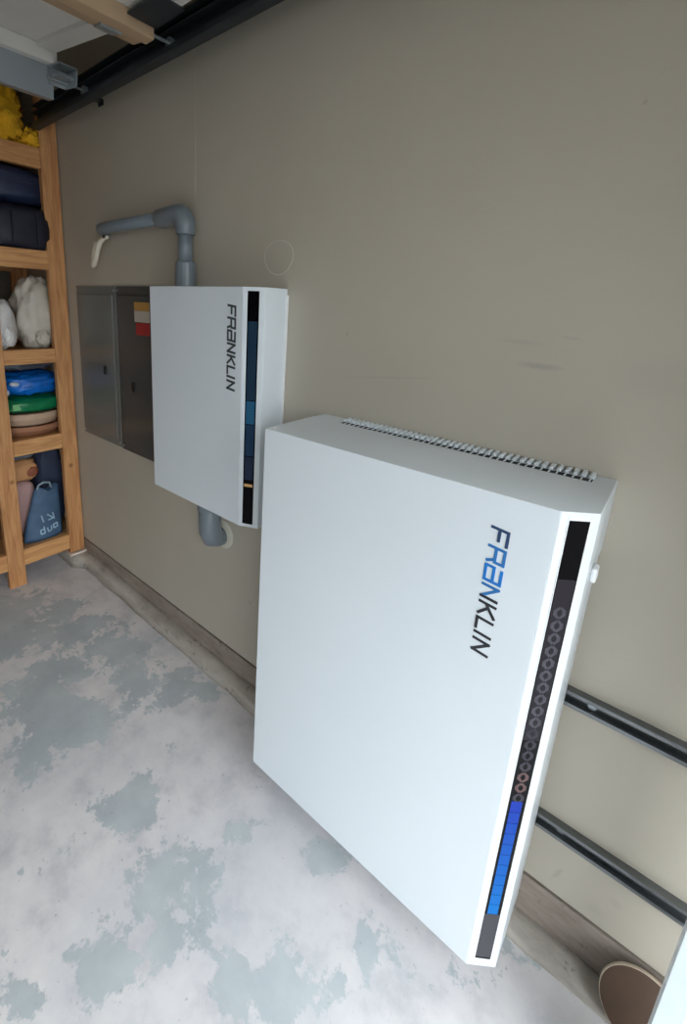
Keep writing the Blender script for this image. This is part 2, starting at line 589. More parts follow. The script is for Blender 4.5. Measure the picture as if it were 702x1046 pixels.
bat = thing('home_battery', (0, 0, BZ), 'large white wall-mounted home battery with blue lit light bar and blue and black lettering', 'battery')
bm = bmesh.new()
prism(bm, [(0, -BD + 0.004), (BW - CA, -BD + 0.004), (BW - CA, -BD), (BW, -BD + CB), (BW, -0.050), (0, -0.050)], 0, BH)
finish('body', bm, M_WHITE, bat, bevel=0.004, segs=3)
bm = bmesh.new()
bx(bm, 0.0, BW - CA - 0.0001, -BD, -BD + 0.006, 0.0, BH)
finish('front_panel', bm, M_WHITE, bat, bevel=0.0012, segs=2)
S, T, NR, L = chamfer_frame(BW, BD, CA, CB)
lb = finish('light_bar', on_chamfer(S, T, NR, L * 0.245, L * 0.765, -0.004, 0.0006, 0.026, BH - 0.016), M_BLACKGLASS, bat, bevel=0.0004, segs=1)
lb['label'] = 'tall black glass light bar on the bevelled corner'
# white lip around the bar
for (a0, a1, z0, z1) in ((0.215, 0.243, 0.020, BH - 0.010), (0.767, 0.795, 0.020, BH - 0.010), (0.243, 0.767, 0.020, 0.025), (0.243, 0.767, BH - 0.015, BH - 0.010)):
    finish('bar_frame', on_chamfer(S, T, NR, L * a0, L * a1, -0.003, 0.0012, z0, z1), M_TRIM, bat, bevel=0.0004, segs=1)
M_LEDOFF = mat('unlit_led_lens', srgb(76, 74, 82), 0.35, spec=0.2, var=0.25, scale=60)
M_LEDOFF2 = mat('unlit_led_lens_dark', srgb(54, 52, 60), 0.35, spec=0.2, var=0.25, scale=60)
M_LEDREDREFL = mat('led_lens_red_reflection', srgb(84, 56, 56), 0.3, var=0.2, scale=60)  # unlit lens with a red reflection put into its colour
def led_ring(z0, z1, material, name='led_lens'):
    """lozenge outline lens: a chain link when unlit."""
    bm = bmesh.new()
    mid, half = L * 0.505, L * 0.165
    zc, hz = (z0 + z1) / 2, (z1 - z0) / 2
    for (sa, sz) in ((1, 1), (1, -1), (-1, 1), (-1, -1)):
        pts = []
        for (fa, fz) in ((0.15, 1.0), (1.0, 0.35), (1.0, 0.0), (0.42, 0.0), (0.42, 0.22), (-0.05, 0.66)):
            P = S + T * (mid + sa * half * fa)
            pts.append((P, zc + sz * hz * fz))
        fr = [bm.verts.new((p.x + NR.x * 0.0010, p.y + NR.y * 0.0010, z)) for p, z in pts]
        bk = [bm.verts.new((p.x, p.y, z)) for p, z in pts]
        bm.faces.new(fr)
        bm.faces.new(bk[::-1])
        for q in range(6):
            bm.faces.new((fr[q], bk[q], bk[(q + 1) % 6], fr[(q + 1) % 6]))
    return finish(name, bm, material, lb)
finish('lens_backing', on_chamfer(S, T, NR, L * 0.27, L * 0.74, 0.0, 0.0007, 0.66, BH - 0.13), mat('smoked_lens', srgb(44, 41, 46), 0.3, spec=0.1), lb)
z = BH - 0.185
k = 0
while z > 0.52:
    mm = M_LEDOFF if z > 0.70 else (M_LEDREDREFL if 0.545 < z < 0.585 else M_LEDOFF2)
    led_ring(z - 0.027, z, mm)
    z -= 0.0275
    k += 1
NB = 11
for i in range(NB):
    z1 = 0.502 - i * 0.0300
    f = i / (NB - 1)
    col = (0.012 - 0.010 * f, 0.032 + 0.11 * f, 0.32 + 0.14 * f, 1)
    mm = mat('lit_blue_led_%d' % i, (0.001, 0.012, 0.06, 1), 0.3, emit=col, estr=1.0, spec=0.08)
    bm = on_chamfer(S, T, NR, L * 0.33, L * 0.66, 0.0, 0.0011, z1 - 0.0285, z1)
    finish('led_or_reflection', bm, mm, lb)
bm = on_chamfer(S, T, NR, L * 0.255, L * 0.755, 0.0, 0.0008, 0.032, 0.172)
finish('floor_reflection', bm, mat('painted_floor_reflection', srgb(58, 58, 64), 0.35, spec=0.3), lb)  # floor reflection in the bar's lower end, painted as a charcoal slab
# lettering
letters(bat, 0.596, 1.213 - BZ, 0.272, 0.029, -BD, [(inkN,), (inkB1,), (inkB2,), (inkB1, inkB1, inkK), (inkK,), (inkK,), (inkK,), (inkK,)], 0.0056)
# rear bracket blocks and finned vent at the top
for x0, x1 in ((0.0, 0.090), (0.716, BW)):
    bm = bmesh.new()
    bx(bm, x0, x1, -0.049, -0.0015, BH - 0.16, BH - 0.001)
    finish('rear_bracket', bm, M_WHITE, bat, bevel=0.002)
bm = bmesh.new()
bx(bm, 0.0905, 0.7155, -0.0495, -0.0015, BH - 0.16, BH - 0.003)
finish('vent_tray', bm, M_WHITE, bat)
bm = bmesh.new()
bx(bm, 0.096, 0.712, -0.064, -0.044, BH - 0.002, BH + 0.0006)
finish('vent_slot', bm, M_DARKSLOT, bat)
fin_me = rib_me = None
nf = 42
for i in range(nf):
    x = 0.100 + (0.708 - 0.100) * i / (nf - 1)
    if fin_me is None:
        bm = bmesh.new()
        bx(bm, -0.0044, 0.0044, -0.040, -0.004, -0.004, 0.0065)
        bmesh.ops.bevel(bm, geom=bm.edges[:], offset=0.0018, segments=1, affect='EDGES')
        fin_me = finish('vent_fin', bm, M_WHITE, bat, loc=(x, 0, BH)).data
        bm = bmesh.new()
        bx(bm, -0.0016, 0.0016, -0.064, -0.044, 0.0004, 0.0016)
        rib_me = finish('vent_rib', bm, M_WHITE, bat, loc=(x, 0, BH)).data
    else:
        for nm, me in (('vent_fin', fin_me), ('vent_rib', rib_me)):
            o = bpy.data.objects.new(nm, me)
            C.objects.link(o)
            o.parent = bat
            o.location = (x, 0, BH)
# side latch, corner tab, cable gland
bm = bmesh.new()
bx(bm, BW, BW + 0.010, -0.165, -0.135, 0.985, 1.015)
finish('side_latch', bm, M_TRIM, bat, bevel=0.004)
bm = bmesh.new()
bx(bm, 0.008, 0.020, -0.262, -0.250, BH, BH + 0.002)
finish('corner_tab', bm, M_TRIM, bat, bevel=0.0008)
# short hooks that hang the case from the channels behind it
for xx in (0.12, 0.63):
    for zz in (0.366, 0.743):
        bm = bmesh.new()
        bx(bm, xx - 0.02, xx + 0.02, -0.0498, -0.0215, zz - BZ - 0.03, zz - BZ + 0.03)
        finish('mounting_hook', bm, M_GALV, bat)

# ================================================================== STRUT CHANNELS
def strut(z, x0, x1, label):
    t = thing('strut_channel', ((x0 + x1) / 2, 0, z), label, 'channel', 'steel channels bolted across the wall behind the battery')
    h = (x1 - x0) / 2
    bm = bmesh.new()
    s, d, w = 0.0205, 0.021, 0.0025
    # C section open to the room with inward lips
    prof = [(-s, 0), (s, 0), (s, -d), (s - 0.0095, -d), (s - 0.0095, -d + 0.007), (s - 0.0095 + w, -d + 0.007), (s - 0.0095 + w, -d + w), (s - w, -d + w), (s - w, -w),
            (-s + w, -w), (-s + w, -d + w), (-s + 0.0095 - w, -d + w), (-s + 0.0095 - w, -d + 0.007), (-s + 0.0095, -d + 0.007), (-s + 0.0095, -d), (-s, -d)]
    a = [bm.verts.new((-h, y, zz)) for zz, y in prof]
    b = [bm.verts.new((h, y, zz)) for zz, y in prof]
    n = len(prof)
    for i in range(n):
        bm.faces.new((a[i], a[(i + 1) % n], b[(i + 1) % n], b[i]))
    for e in (a, b):
        # end caps from quads of the thin walls
        bm.faces.new((e[0], e[9], e[8], e[1]))
        bm.faces.new((e[1], e[8], e[7], e[2]))
        bm.faces.new((e[2], e[7], e[6], e[3]))
        bm.faces.new((e[3], e[6], e[5], e[4]))
        bm.faces.new((e[0], e[15], e[10], e[9]))
        bm.faces.new((e[15], e[14], e[11], e[10]))
        bm.faces.new((e[14], e[13], e[12], e[11]))
    finish('channel', bm, M_STRUTDARK, t)
    for xx in (0.80, ):
        bm = bmesh.new()
        tube(bm, [(xx - (x0 + x1) / 2, -0.0028, 0), (xx - (x0 + x1) / 2, -0.010, 0)], 0.009, 6)
        finish('lag_bolt', bm, M_GALV, t)
    return t
strut(0.743, 0.06, 1.060, 'upper steel strut channel across the wall, leading behind the large battery')
strut(0.366, 0.06, 1.060, 'lower steel strut channel across the wall, leading behind the large battery')

# ================================================================== GATEWAY CABINET
GX0, GX1, GZ, GH, GD = -0.748, -0.174, 0.852, 0.803, 0.136
gt = thing('control_cabinet', (GX0, 0, GZ), 'smaller white control cabinet with charcoal lettering above the grey conduit stub', 'cabinet')
GW = GX1 - GX0
ga, gb = 0.064, 0.030
bm = bmesh.new()
prism(bm, [(0, -GD + 0.004), (GW - ga, -GD + 0.004), (GW - ga, -GD), (GW, -GD + gb), (GW, -0.002), (0, -0.002)], 0, GH)
finish('body', bm, M_WHITE, gt, bevel=0.003, segs=2)
bm = bmesh.new()
bx(bm, 0, GW - ga - 0.001, -GD, -GD + 0.006, 0, GH)
finish('front_door', bm, M_WHITE, gt, bevel=0.002)
S, T, NR, L = chamfer_frame(GW, GD, ga, gb)
gl = finish('light_bar', on_chamfer(S, T, NR, L * 0.20, L * 0.74, -0.004, 0.0008, 0.012, GH - 0.012), M_BLACKGLASS, gt, bevel=0.0004, segs=1)
gl['label'] = 'slim black light bar with painted blue sky reflection'
for (z0, z1, e, s_) in ((0.45, 0.70, (0.004, 0.020, 0.040, 1), 0.45), (0.37, 0.447, (0.006, 0.045, 0.09, 1), 0.8), (0.26, 0.367, (0.004, 0.02, 0.05, 1), 0.5), (0.175, 0.257, (0.006, 0.012, 0.034, 1), 0.4)):  # sky reflected in the black bar, put in as faint blue emission
    mm = mat('painted_sky_reflection_%d' % int(z0 * 1000), (0.008, 0.012, 0.02, 1), 0.25, spec=0.25, emit=e, estr=s_)
    finish('led_or_reflection', on_chamfer(S, T, NR, L * 0.26, L * 0.68, 0.0, 0.0012, z0, z1), mm, gl)
finish('painted_tan_reflection', on_chamfer(S, T, NR, L * 0.26, L * 0.68, 0.0, 0.0012, 0.150, 0.160), mat('painted_tan_reflection', srgb(150, 120, 80), 0.3, emit=(0.5, 0.3, 0.1, 1), estr=0.25), gl)  # tan reflection painted on the bar with slight emission, no lamp
letters(gt, 0.442, 1.598 - GZ, 0.268, 0.034, -GD, [(inkG,)] * 8, 0.0072)
# a few-millimetre mounting flange at the wall
bm = bmesh.new()
bx(bm, GW, GW + 0.006, -0.010, -0.001, 0.02, GH - 0.02)
finish('mounting_flange', bm, M_TRIM, gt, bevel=0.001)

# ================================================================== ELECTRICAL PANELS
def breaker_panel(x0, x1, z0, z1, material, label, latch_x, latch_z, proud=0.012):
    t = thing('breaker_panel', ((x0 + x1) / 2, 0, z0), label, 'panel')
    w = (x1 - x0) / 2
    h = z1 - z0
    bm = bmesh.new()
    bx(bm, -w, w, -proud * 0.5, -0.0005, 0, h)
    finish('cover_frame', bm, material, t, bevel=0.002)
    bm = bmesh.new()
    m_ = 0.028
    bx(bm, -w + m_, w - m_, -proud, -proud * 0.5, 0.04, h - 0.04)
    d = finish('door', bm, material, t, bevel=0.002)
    bm = bmesh.new()
    lx, lz = latch_x - (x0 + x1) / 2, latch_z - z0
    bx(bm, lx - 0.013, lx + 0.013, -proud - 0.007, -proud, lz - 0.022, lz + 0.022)
    finish('latch', bm, M_BLACK, d, bevel=0.003)
    for sx in (-1, 1):
        for zz in (0.02, h - 0.02):
            bm = bmesh.new()
            tube(bm, [(sx * (w - 0.014), -proud * 0.5, zz), (sx * (w - 0.014), -proud * 0.5 - 0.003, zz)], 0.005, 10)
            finish('screw', bm, M_GALV, t)
    return t, proud
p1, _ = breaker_panel(-1.628, -1.232, 0.868, 1.660, M_PANEL1, 'grey metal breaker panel set in the wall next to the wooden shelf', -1.345, 1.250)
p2, pr2 = breaker_panel(-1.218, -0.800, 0.868, 1.660, M_PANEL2, 'dark grey breaker panel with white and red sticker beside the white cabinet', -1.075, 1.205, 0.020)
def sticker(x0, x1, z0, z1, material, y):
    bm = bmesh.new()
    cx = -1.009
    bx(bm, x0 - cx, x1 - cx, y - 0.0006, y, z0 - 0.868, z1 - 0.868)
    return finish('sticker', bm, material, p2)
sticker(-1.050, -0.930, 1.555, 1.592, mat('sticker_yellow', srgb(186, 142, 74), 0.5), -0.020)
sticker(-1.050, -0.930, 1.506, 1.5545, mat('sticker_white', srgb(186, 178, 164), 0.5), -0.020)
sticker(-1.040, -0.930, 1.450, 1.503, mat('sticker_red', srgb(168, 44, 44), 0.5), -0.020)

# ================================================================== CONDUITS
cd = thing('grey_conduit', (-0.632, -0.055, 1.655), 'grey plastic conduit bending from the cabinet top along the wall', 'conduit')
yz = 0.0
bm = bmesh.new()
tube(bm, [(0, 0, 0), (0, 0, 0.012), (0, 0, 0.085), (0, 0, 0.092)], [0.039, 0.039, 0.037, 0.033], 20)
finish('lower_coupling', bm, M_PVC, cd, smooth=False, bevel=0.002)
bm = bmesh.new()
tube(bm, [(0, 0, 0.08), (0, 0, 0.20)], 0.027, 20)
finish('upright_pipe', bm, M_PVC, cd, smooth=True)
bm = bmesh.new()
el = [Vector((0, 0, 0.185))] + arc((-0.04, 0, 0.215), 0.04, 0, math.pi / 2, (1, 0, 0), (0, 0, 1), 8) + [Vector((-0.16, 0.0, 0.253))]
tube(bm, el, [0.036] * 1 + [0.038] * 9 + [0.034], 20)
finish('elbow', bm, M_PVC, cd, smooth=True, bevel=0.002)
bm = bmesh.new()
tube(bm, [(-0.155, 0, 0.253), (-0.60, 0, 0.251)] + arc((-0.60, 0.045, 0.251), 0.045, -math.pi / 2, -math.pi, (1, 0, 0), (0, 1, 0), 6)[1:] + [(-0.645, 0.054, 0.251)], 0.0235, 18)
finish('level_pipe', bm, M_PVC, cd, smooth=True)
bm = bmesh.new()
tube(bm, [(-0.585, 0.0, 0.223), (-0.585, 0.0, 0.208)], 0.009, 10)
finish('clamp_screw', bm, M_BLACK, cd)
# white wire hanging from its left end
bm = bmesh.new()
tube(bm, [(0.145, -0.006, 0.124), (0.115, -0.008, 0.121), (0.085, -0.010, 0.106), (0.060, -0.010, 0.075), (0.035, -0.008, 0.035), (0.012, -0.006, 0.010), (0.0, -0.004, 0.004), (-0.008, -0.002, 0.022), (-0.006, 0.004, 0.065), (0.004, 0.012, 0.115)],
     [0.008, 0.010, 0.012, 0.012, 0.012, 0.012, 0.011, 0.010, 0.009, 0.008], 10)
tag(finish('white_wire', bm, mat('aged_white_cable', srgb(222, 214, 194), 0.5), loc=(-1.350, -0.042, 1.744), smooth=True), 'loop of aged white wire hanging from the end of the conduit', 'wire')

cs = thing('conduit_stub', (-0.478, -0.062, 0.66), 'short grey conduit elbow under the white control cabinet', 'conduit')
bm = bmesh.new()
tube(bm, [(0, 0, 0.192), (0, 0, 0.10), (0, 0.002, 0.055), (0, 0.016, 0.022), (0, 0.040, 0.012), (0, 0.0615, 0.012)], [0.046, 0.046, 0.046, 0.044, 0.042, 0.042], 22)
finish('elbow', bm, M_PVC, cs, smooth=True)
bm = bmesh.new()
tube(bm, [(0, 0, 0.1905), (0, 0, 0.150)], 0.050, 22)
finish('collar', bm, M_PVC, cs, bevel=0.002)
bm = bmesh.new()
tube(bm, [(0.012, 0.061, 0.02), (0.012, 0.057, 0.02)], [0.062, 0.052], 22)
finish('sealant_ring', bm, mat('white_sealant', srgb(206, 204, 190), 0.6), cs)

# round cut-out outline on the wall
bm = bmesh.new()
n = 48
R0 = 0.052
ring = []
for i in range(n):
    a = 2 * math.pi * i / n
    r = R0 * (1 + 0.03 * math.sin(3 * a))
    ring.append([bm.verts.new((rr * 1.18 * math.cos(a), yy, rr * math.sin(a))) for rr, yy in ((r - 0.0014, 0.0), (r - 0.0008, -0.0008), (r + 0.0008, -0.0008), (r + 0.0014, 0.0))])
for a, b in zip(ring, ring[1:] + ring[:1]):
    for q in range(3):
        bm.faces.new((a[q], a[q + 1], b[q + 1], b[q]))
o = finish('round_wall_patch', bm, mat('pale_filler', srgb(196, 190, 178), 0.7), loc=(-0.221, 0, 1.752))
tag(o, 'thin pale ring outlining a patched round hole in the wall', 'wall patch')

# ================================================================== WOODEN SHELF
SX = -1.735       # front face of the frame
SB = -2.30
sh = thing('wooden_shelf', (SX, 0, 0), 'tall pine shelf unit of rough framing lumber beside the grey wall', 'shelf')
def lumber(name, x0, x1, y0, y1, z0, z1, material, bev=0.003):
    cx, cy = (x0 + x1) / 2, (y0 + y1) / 2
    bm = bmesh.new()
    bx(bm, x0 - cx, x1 - cx, y0 - cy, y1 - cy, 0, z1 - z0)
    return finish(name, bm, material, sh, loc=(cx - SX, cy, z0), bevel=bev)
def post(y0, y1, z0, x_front=SX, x_back=SX - 0.038):
    return lumber('post', x_back, x_front, y0, y1, z0, 2.62, M_WOOD_V)
post(-0.094, -0.006, 0.088)
post(-0.440, -0.352, 0.0)
post(-1.020, -0.932, 0.0)
for y0, y1 in ((-0.094, -0.006), (-0.440, -0.352), (-1.020, -0.932)):
    lumber('post', SB, SB + 0.038, y0, y1, 0.088 if y0 > -0.2 else 0.0, 2.62, M_WOOD_V)
RAILS = [(0.118, 0.215), (0.762, 0.848), (1.252, 1.328), (1.735, 1.828), (2.215, 2.305)]
for z0, z1 in RAILS:
    lumber('rail', SX - 0.038, SX, -0.3515, -0.0945, z0, z1, M_WOOD_H)
    lumber('rail', SX - 0.038, SX, -0.9315, -0.4405, z0, z1, M_WOOD_H)
    lumber('rail', SB, SB + 0.038, -0.3515, -0.0945, z0, z1, M_WOOD_H)
    lumber('rail', SB, SB + 0.038, -0.9315, -0.4405, z0, z1, M_WOOD_H)
    lumber('shelf_board', SB + 0.0385, SX - 0.0385, -1.018, -0.010, z1 - 0.024, z1 - 0.006, M_PLY, 0.002)
# pale pad under the wall post
o = box('footing_pad', (SX - 0.055, SX + 0.022, -0.104, -0.002, 0.074, 0.0875), mat('whitewashed_block', srgb(214, 200, 188), 0.8, var=0.1, scale=30), bevel=0.004)
tag(o, 'small pale pad under the shelf post at the foot of the wall', 'pad')

# ---- things on the shelves
def soft(name, loc, size, material, seed, amp=0.10, freq=3.0, power=2.6, folds=None, parent=None, rotz=0.0, nu=40, nv=28):
    """stuffed / crumpled soft body: superellipsoid with noise folds; origin at its base."""
    bm = bmesh.new()
    sx, sy, sz = size[0] / 2, size[1] / 2, size[2] / 2
    off = Vector((seed * 7.13, seed * 3.7, seed * 1.9))
    rings = []
    def sp(c, p):
        return math.copysign(abs(c) ** (2.0 / p), c)
    for j in range(1, nv):
        ph = -math.pi / 2 + math.pi * j / nv
        row = []
        for i in range(nu):
            th = 2 * math.pi * i / nu
            d = Vector((sp(math.cos(ph), power) * sp(math.cos(th), power), sp(math.cos(ph), power) * sp(math.sin(th), power), sp(math.sin(ph), power)))
            nz = noise.fractal(d * freq + off, 0.9, 2.0, 4)
            rd = noise.noise(d * freq * 0.8 + off * 1.7)
            k_ = 1 + amp * nz - amp * 0.9 * abs(rd)
            if folds:
                k_ -= folds[1] * (abs(math.sin(folds[0] * d.y + seed)) ** 0.5 < 0.45)
            p = Vector((d.x * sx * k_, d.y * sy * k_, d.z * sz * k_))
            p.z = max(p.z, -sz * 0.94)
            p.z += sz * 0.94
            if parent:                       # keep clear of the front posts of the shelf
                wx, wy = parent.location.x + loc[0] + p.x, parent.location.y + loc[1] + p.y
                if SX - 0.042 < wx < SX + 0.003:
                    wy = min(max(wy, -0.349), -0.097)
                    p.y = wy - parent.location.y - loc[1]
            row.append(bm.verts.new(p))
        rings.append(row)
    for a, b in zip(rings, rings[1:]):
        for i in range(nu):
            bm.faces.new((a[i], a[(i + 1) % nu], b[(i + 1) % nu], b[i]))
    bm.faces.new(rings[0][::-1])
    bm.faces.new(rings[-1])
    return finish(name, bm, material, parent, loc=loc, rot=(0, 0, rotz), smooth=True)

def cloth_mat(name, rgb, rough=0.8, var=0.15, bump=0.4, bscale=25.0):
    return mat(name, srgb(*rgb), rough, var=var, scale=12, bump=bump, bscale=bscale)

zt = [r[1] - 0.006 for r in RAILS]            # board tops
XM = -1.95
def top_of(parent):
    return parent.location.z + max(ch.location.z + max(v.co.z for v in ch.data.vertices) for ch in parent.children)
# top board: yellow bunch
yb = thing('yellow_bundle', (-1.83, -0.185, zt[4]), 'bright yellow shaggy fabric bunched on the top shelf board', 'fabric')
ym = cloth_mat('yellow_shag', (236, 178, 30), 0.85, 0.2, 0.9, 60)
soft('bundle', (0, -0.050, 0), (0.17, 0.21, 0.285), ym, 3, 0.34, 4.5, 2.4, parent=yb)
soft('trailing_end', (0.045, 0.082, 0), (0.11, 0.12, 0.10), ym, 5, 0.34, 5.0, 2.2, parent=yb)
# navy stuffed bags
nb = mat('navy_nylon', srgb(34, 44, 72), 0.5, var=0.15, scale=9, bump=0.5, bscale=14)
nb2 = mat('dark_navy_nylon', srgb(27, 28, 44), 0.55, var=0.15, scale=9, bump=0.5, bscale=14)
lo = thing('stuffed_bag', (-1.925, -0.205, zt[3]), 'dark navy stuffed bag bulging on the shelf, under the bluer one', 'bag')
soft('bag', (0, 0, 0), (0.42, 0.355, 0.225), nb2, 11, 0.04, 2.2, 4.6, parent=lo, folds=(7.0, 0.02))
for yy in (-0.055, 0.060):
    bm = bmesh.new()
    tube(bm, [(0.207 + 0.008 * math.sin(math.pi * i / 8), yy, 0.03 + 0.15 * i / 8) for i in range(9)], 0.005, 6)
    finish('strap', bm, nb2, lo)
up = thing('stuffed_bag', (-1.945, -0.205, top_of(lo) + 0.001), 'navy blue stuffed bag lying on top of the darker bag', 'bag')
soft('bag', (0, 0, 0), (0.37, 0.350, 0.180), nb, 17, 0.07, 2.4, 4.0, parent=up)
bm = bmesh.new()
tube(bm, [(0.178, -0.12, 0.10), (0.186, -0.02, 0.096), (0.178, 0.08, 0.10)], 0.003, 6)
finish('zip', bm, mat('zip_slate', srgb(52, 60, 84), 0.5), up)
# white bags
wp = mat('white_plastic_film', srgb(226, 224, 222), 0.32, var=0.06, scale=14, bump=0.7, bscale=16)
wp2 = mat('off_white_canvas', srgb(210, 204, 190), 0.7, var=0.08, scale=14, bump=0.4, bscale=20)
t1 = thing('white_sack', (-1.885, -0.130, zt[2]), 'tall off-white sack slumped against the shelf post', 'bag')
soft('sack', (0, 0, 0), (0.21, 0.200, 0.390), wp2, 23, 0.18, 2.6, 2.6, parent=t1)
soft('gathered_corner', (0.092, 0.0, 0.02), (0.07, 0.075, 0.085), wp2, 29, 0.22, 4.0, 2.2, parent=t1)
t2 = thing('plastic_bag', (-1.86, -0.350, zt[2]), 'crumpled white plastic bag on the shelf beside the taller sack', 'bag')
soft('bag', (0, 0, 0), (0.20, 0.205, 0.275), wp, 31, 0.16, 3.0, 2.6, parent=t2)
soft('knot', (0.070, 0.050, 0.02), (0.06, 0.07, 0.11), wp, 37, 0.25, 4.5, 2.2, parent=t2)
# bay with stack: tan trays, green bag, blue bag, dark stuff
def dish(name, loc, r, h, material, label):
    t = thing(name, loc, label, 'tray')
    bm = bmesh.new()
    prof = [(r * 0.80, 0.0), (r * 0.97, h * 0.55), (r, h), (r * 0.97, h), (r * 0.93, h * 0.6), (r * 0.74, h * 0.25)]
    lathe(bm, prof, 48)
    for v in bm.verts:
        v.co.x *= 0.74
    finish('dish', bm, material, t, smooth=False, bevel=0.001)
    bm = bmesh.new()
    pts = [Vector((r * 0.74 * math.cos(a), r * math.sin(a), h)) for a in [2 * math.pi * i / 48 for i in range(49)]]
    tube(bm, pts, 0.005, 6, cap=False)
    finish('rim', bm, material, t)
    return t
tan = mat('tan_plastic', srgb(200, 172, 146), 0.5, var=0.08)
tan2 = mat('brown_board', srgb(176, 126, 96), 0.6, var=0.1)
YS = -0.190
dish('oval_tray', (-1.910, YS, zt[1]), 0.168, 0.052, tan2, 'brown oval tray at the bottom of the stack on the shelf')
dish('oval_tray', (-1.910, YS, zt[1] + 0.058), 0.168, 0.066, tan, 'pale tan oval tray holding the green bag')
gm = mat('green_film', srgb(10, 120, 74), 0.35, var=0.2, scale=16, bump=0.5, bscale=18)
bmx = mat('blue_film', srgb(10, 104, 196), 0.3, var=0.25, scale=14, bump=0.6, bscale=18)
dk = mat('charcoal_fabric', srgb(60, 64, 74), 0.75, var=0.2, scale=10, bump=0.5, bscale=16)
g_ = thing('green_bag', (-1.905, YS, zt[1] + 0.130), 'flattened green plastic bag between the blue bag and the tan tray', 'bag')
soft('bag', (0, 0, 0), (0.24, 0.325, 0.095), gm, 41, 0.08, 3.0, 3.0, parent=g_)
bm = bmesh.new()
bx(bm, 0.100, 0.112, -0.125, -0.085, 0.025, 0.060)
finish('print', bm, mat('pale_green_print', srgb(120, 186, 126), 0.5), g_, bevel=0.002)
b_ = thing('blue_bag', (-1.905, YS, top_of(g_) + 0.001), 'crumpled bright blue plastic bag with white print on the shelf', 'bag')
soft('bag', (0, 0, 0), (0.24, 0.325, 0.135), bmx, 43, 0.16, 3.0, 2.6, parent=b_)
wpr = mat('white_print', srgb(220, 226, 232), 0.45)
for (yy, zz, ry, rz) in ((-0.095, 0.072, 0.026, 0.014), (0.005, 0.074, 0.020, 0.020), (-0.135, 0.026, 0.014, 0.018)):
    soft('white_print', (0.084 if yy > -0.1 else 0.066, yy, zz - rz), (0.05, ry * 2, rz * 2), wpr, int(50 + yy * 100), 0.2, 3, 2.2, parent=b_, nu=16, nv=10)
d_ = thing('dark_garment', (-1.93, YS, top_of(b_) + 0.001), 'charcoal cloth heaped on top of the blue bag', 'cloth')
soft('cloth', (0, 0, 0), (0.26, 0.31, 0.085), dk, 47, 0.18, 3.0, 2.8, parent=d_)
soft('fold', (0.05, -0.08, 0.010), (0.16, 0.13, 0.06), mat('slate_fabric', srgb(98, 108, 120), 0.7, var=0.2, bump=0.4), 53, 0.2, 3.2, 2.3, parent=d_)
# bottom bay: blue tote, pink bag, tan bag, dark sack
def tote():
    t = thing('tote_bag', (-1.818, -0.170, zt[0]), 'slate blue shopping tote with pale lettering on the bottom shelf', 'bag')
    bm = bmesh.new()
    N, K = 16, 14
    outline_w = lambda f: (-0.150 + 0.085 * max(0, f) ** 1.3, 0.070)
    for side in (1, -1):
        rows = []
        for j in range(K + 1):
            f = j / K
            y0, y1 = outline_w(f)
            row = []
            for i in range(N + 1):
                g = i / N
                y = y0 + (y1 - y0) * g
                bul = 0.035 * (math.sin(math.pi * g) ** 0.6) * (1 - 0.55 * f) + 0.006
                x = side * (bul + 0.006 * noise.noise(Vector((g * 5, f * 6, side * 2.0)))) - 0.012 * f
                zz = 0.30 * f + (0.012 * math.sin(g * 9) if j == K else 0)
                row.append(bm.verts.new((x, y, zz)))
            rows.append(row)
        for a, b in zip(rows, rows[1:]):
            for i in range(N):
                bm.faces.new((a[i], a[i + 1], b[i + 1], b[i]))
        if side == 1:
            r1 = rows
        else:
            r2 = rows
    for i in range(N):
        bm.faces.new((r1[0][i], r1[0][i + 1], r2[0][i + 1], r2[0][i]))
    for j in range(K):
        bm.faces.new((r1[j][0], r1[j + 1][0], r2[j + 1][0], r2[j][0]))
        bm.faces.new((r1[j][N], r1[j + 1][N], r2[j + 1][N], r2[j][N]))
    finish('bag', bm, mat('slate_blue_fabric', srgb(70, 98, 128), 0.6, var=0.14, scale=14, bump=0.4, bscale=30), t, smooth=True)
    # pale brush-like lettering strokes, too blurred in the photo to read
    pl = mat('pale_blue_print', srgb(164, 196, 214), 0.5)
    strokes = [((-0.052, .150), (-0.044, .108)), ((-0.020, .150), (0.018, .112)), ((0.012, .152), (0.018, .112)), ((-0.018, .114), (0.012, .118)),
               ((-0.066, .064), (-0.066, .040)), ((-0.066, .064), (-0.046, .066)), ((-0.046, .082), (-0.044, .044)), ((-0.066, .040), (-0.042, .044)),
               ((-0.028, .070), (-0.024, .044)), ((-0.024, .044), (-0.004, .050)), ((-0.004, .050), (-0.004, .074)),
               ((0.010, .076), (0.012, .050)), ((0.010, .074), (0.034, .080)), ((0.034, .080), (0.034, .058)), ((0.012, .052), (0.034, .058))]
    for a, b in strokes:
        bm = bmesh.new()
        def P(q):
            f = q[1] / 0.30
            y0, y1 = outline_w(f)
            g = min(1, max(0, (q[0] - y0) / (y1 - y0)))
            bul = 0.035 * (math.sin(math.pi * g) ** 0.6) * (1 - 0.55 * f) + 0.006
            return Vector((bul + 0.006 * noise.noise(Vector((g * 5, f * 6, 2.0))) - 0.012 * f + 0.001, q[0], q[1]))
        tube(bm, [P((a[0] + (b[0] - a[0]) * i / 4, a[1] + (b[1] - a[1]) * i / 4)) for i in range(5)], 0.0042, 6)
        finish('print_stroke', bm, pl, t)
    for yy in (-0.02,):
        bm = bmesh.new()
        tube(bm, [(-0.006, yy - 0.035, 0.29), (0.004, yy - 0.028, 0.33), (0.010, yy, 0.345), (0.006, yy + 0.035, 0.335), (-0.004, yy + 0.05, 0.29)], 0.006, 6)
        finish('handle', bm, mat('pale_handle', srgb(150, 170, 184), 0.6), t, smooth=True)
    return t
tote()
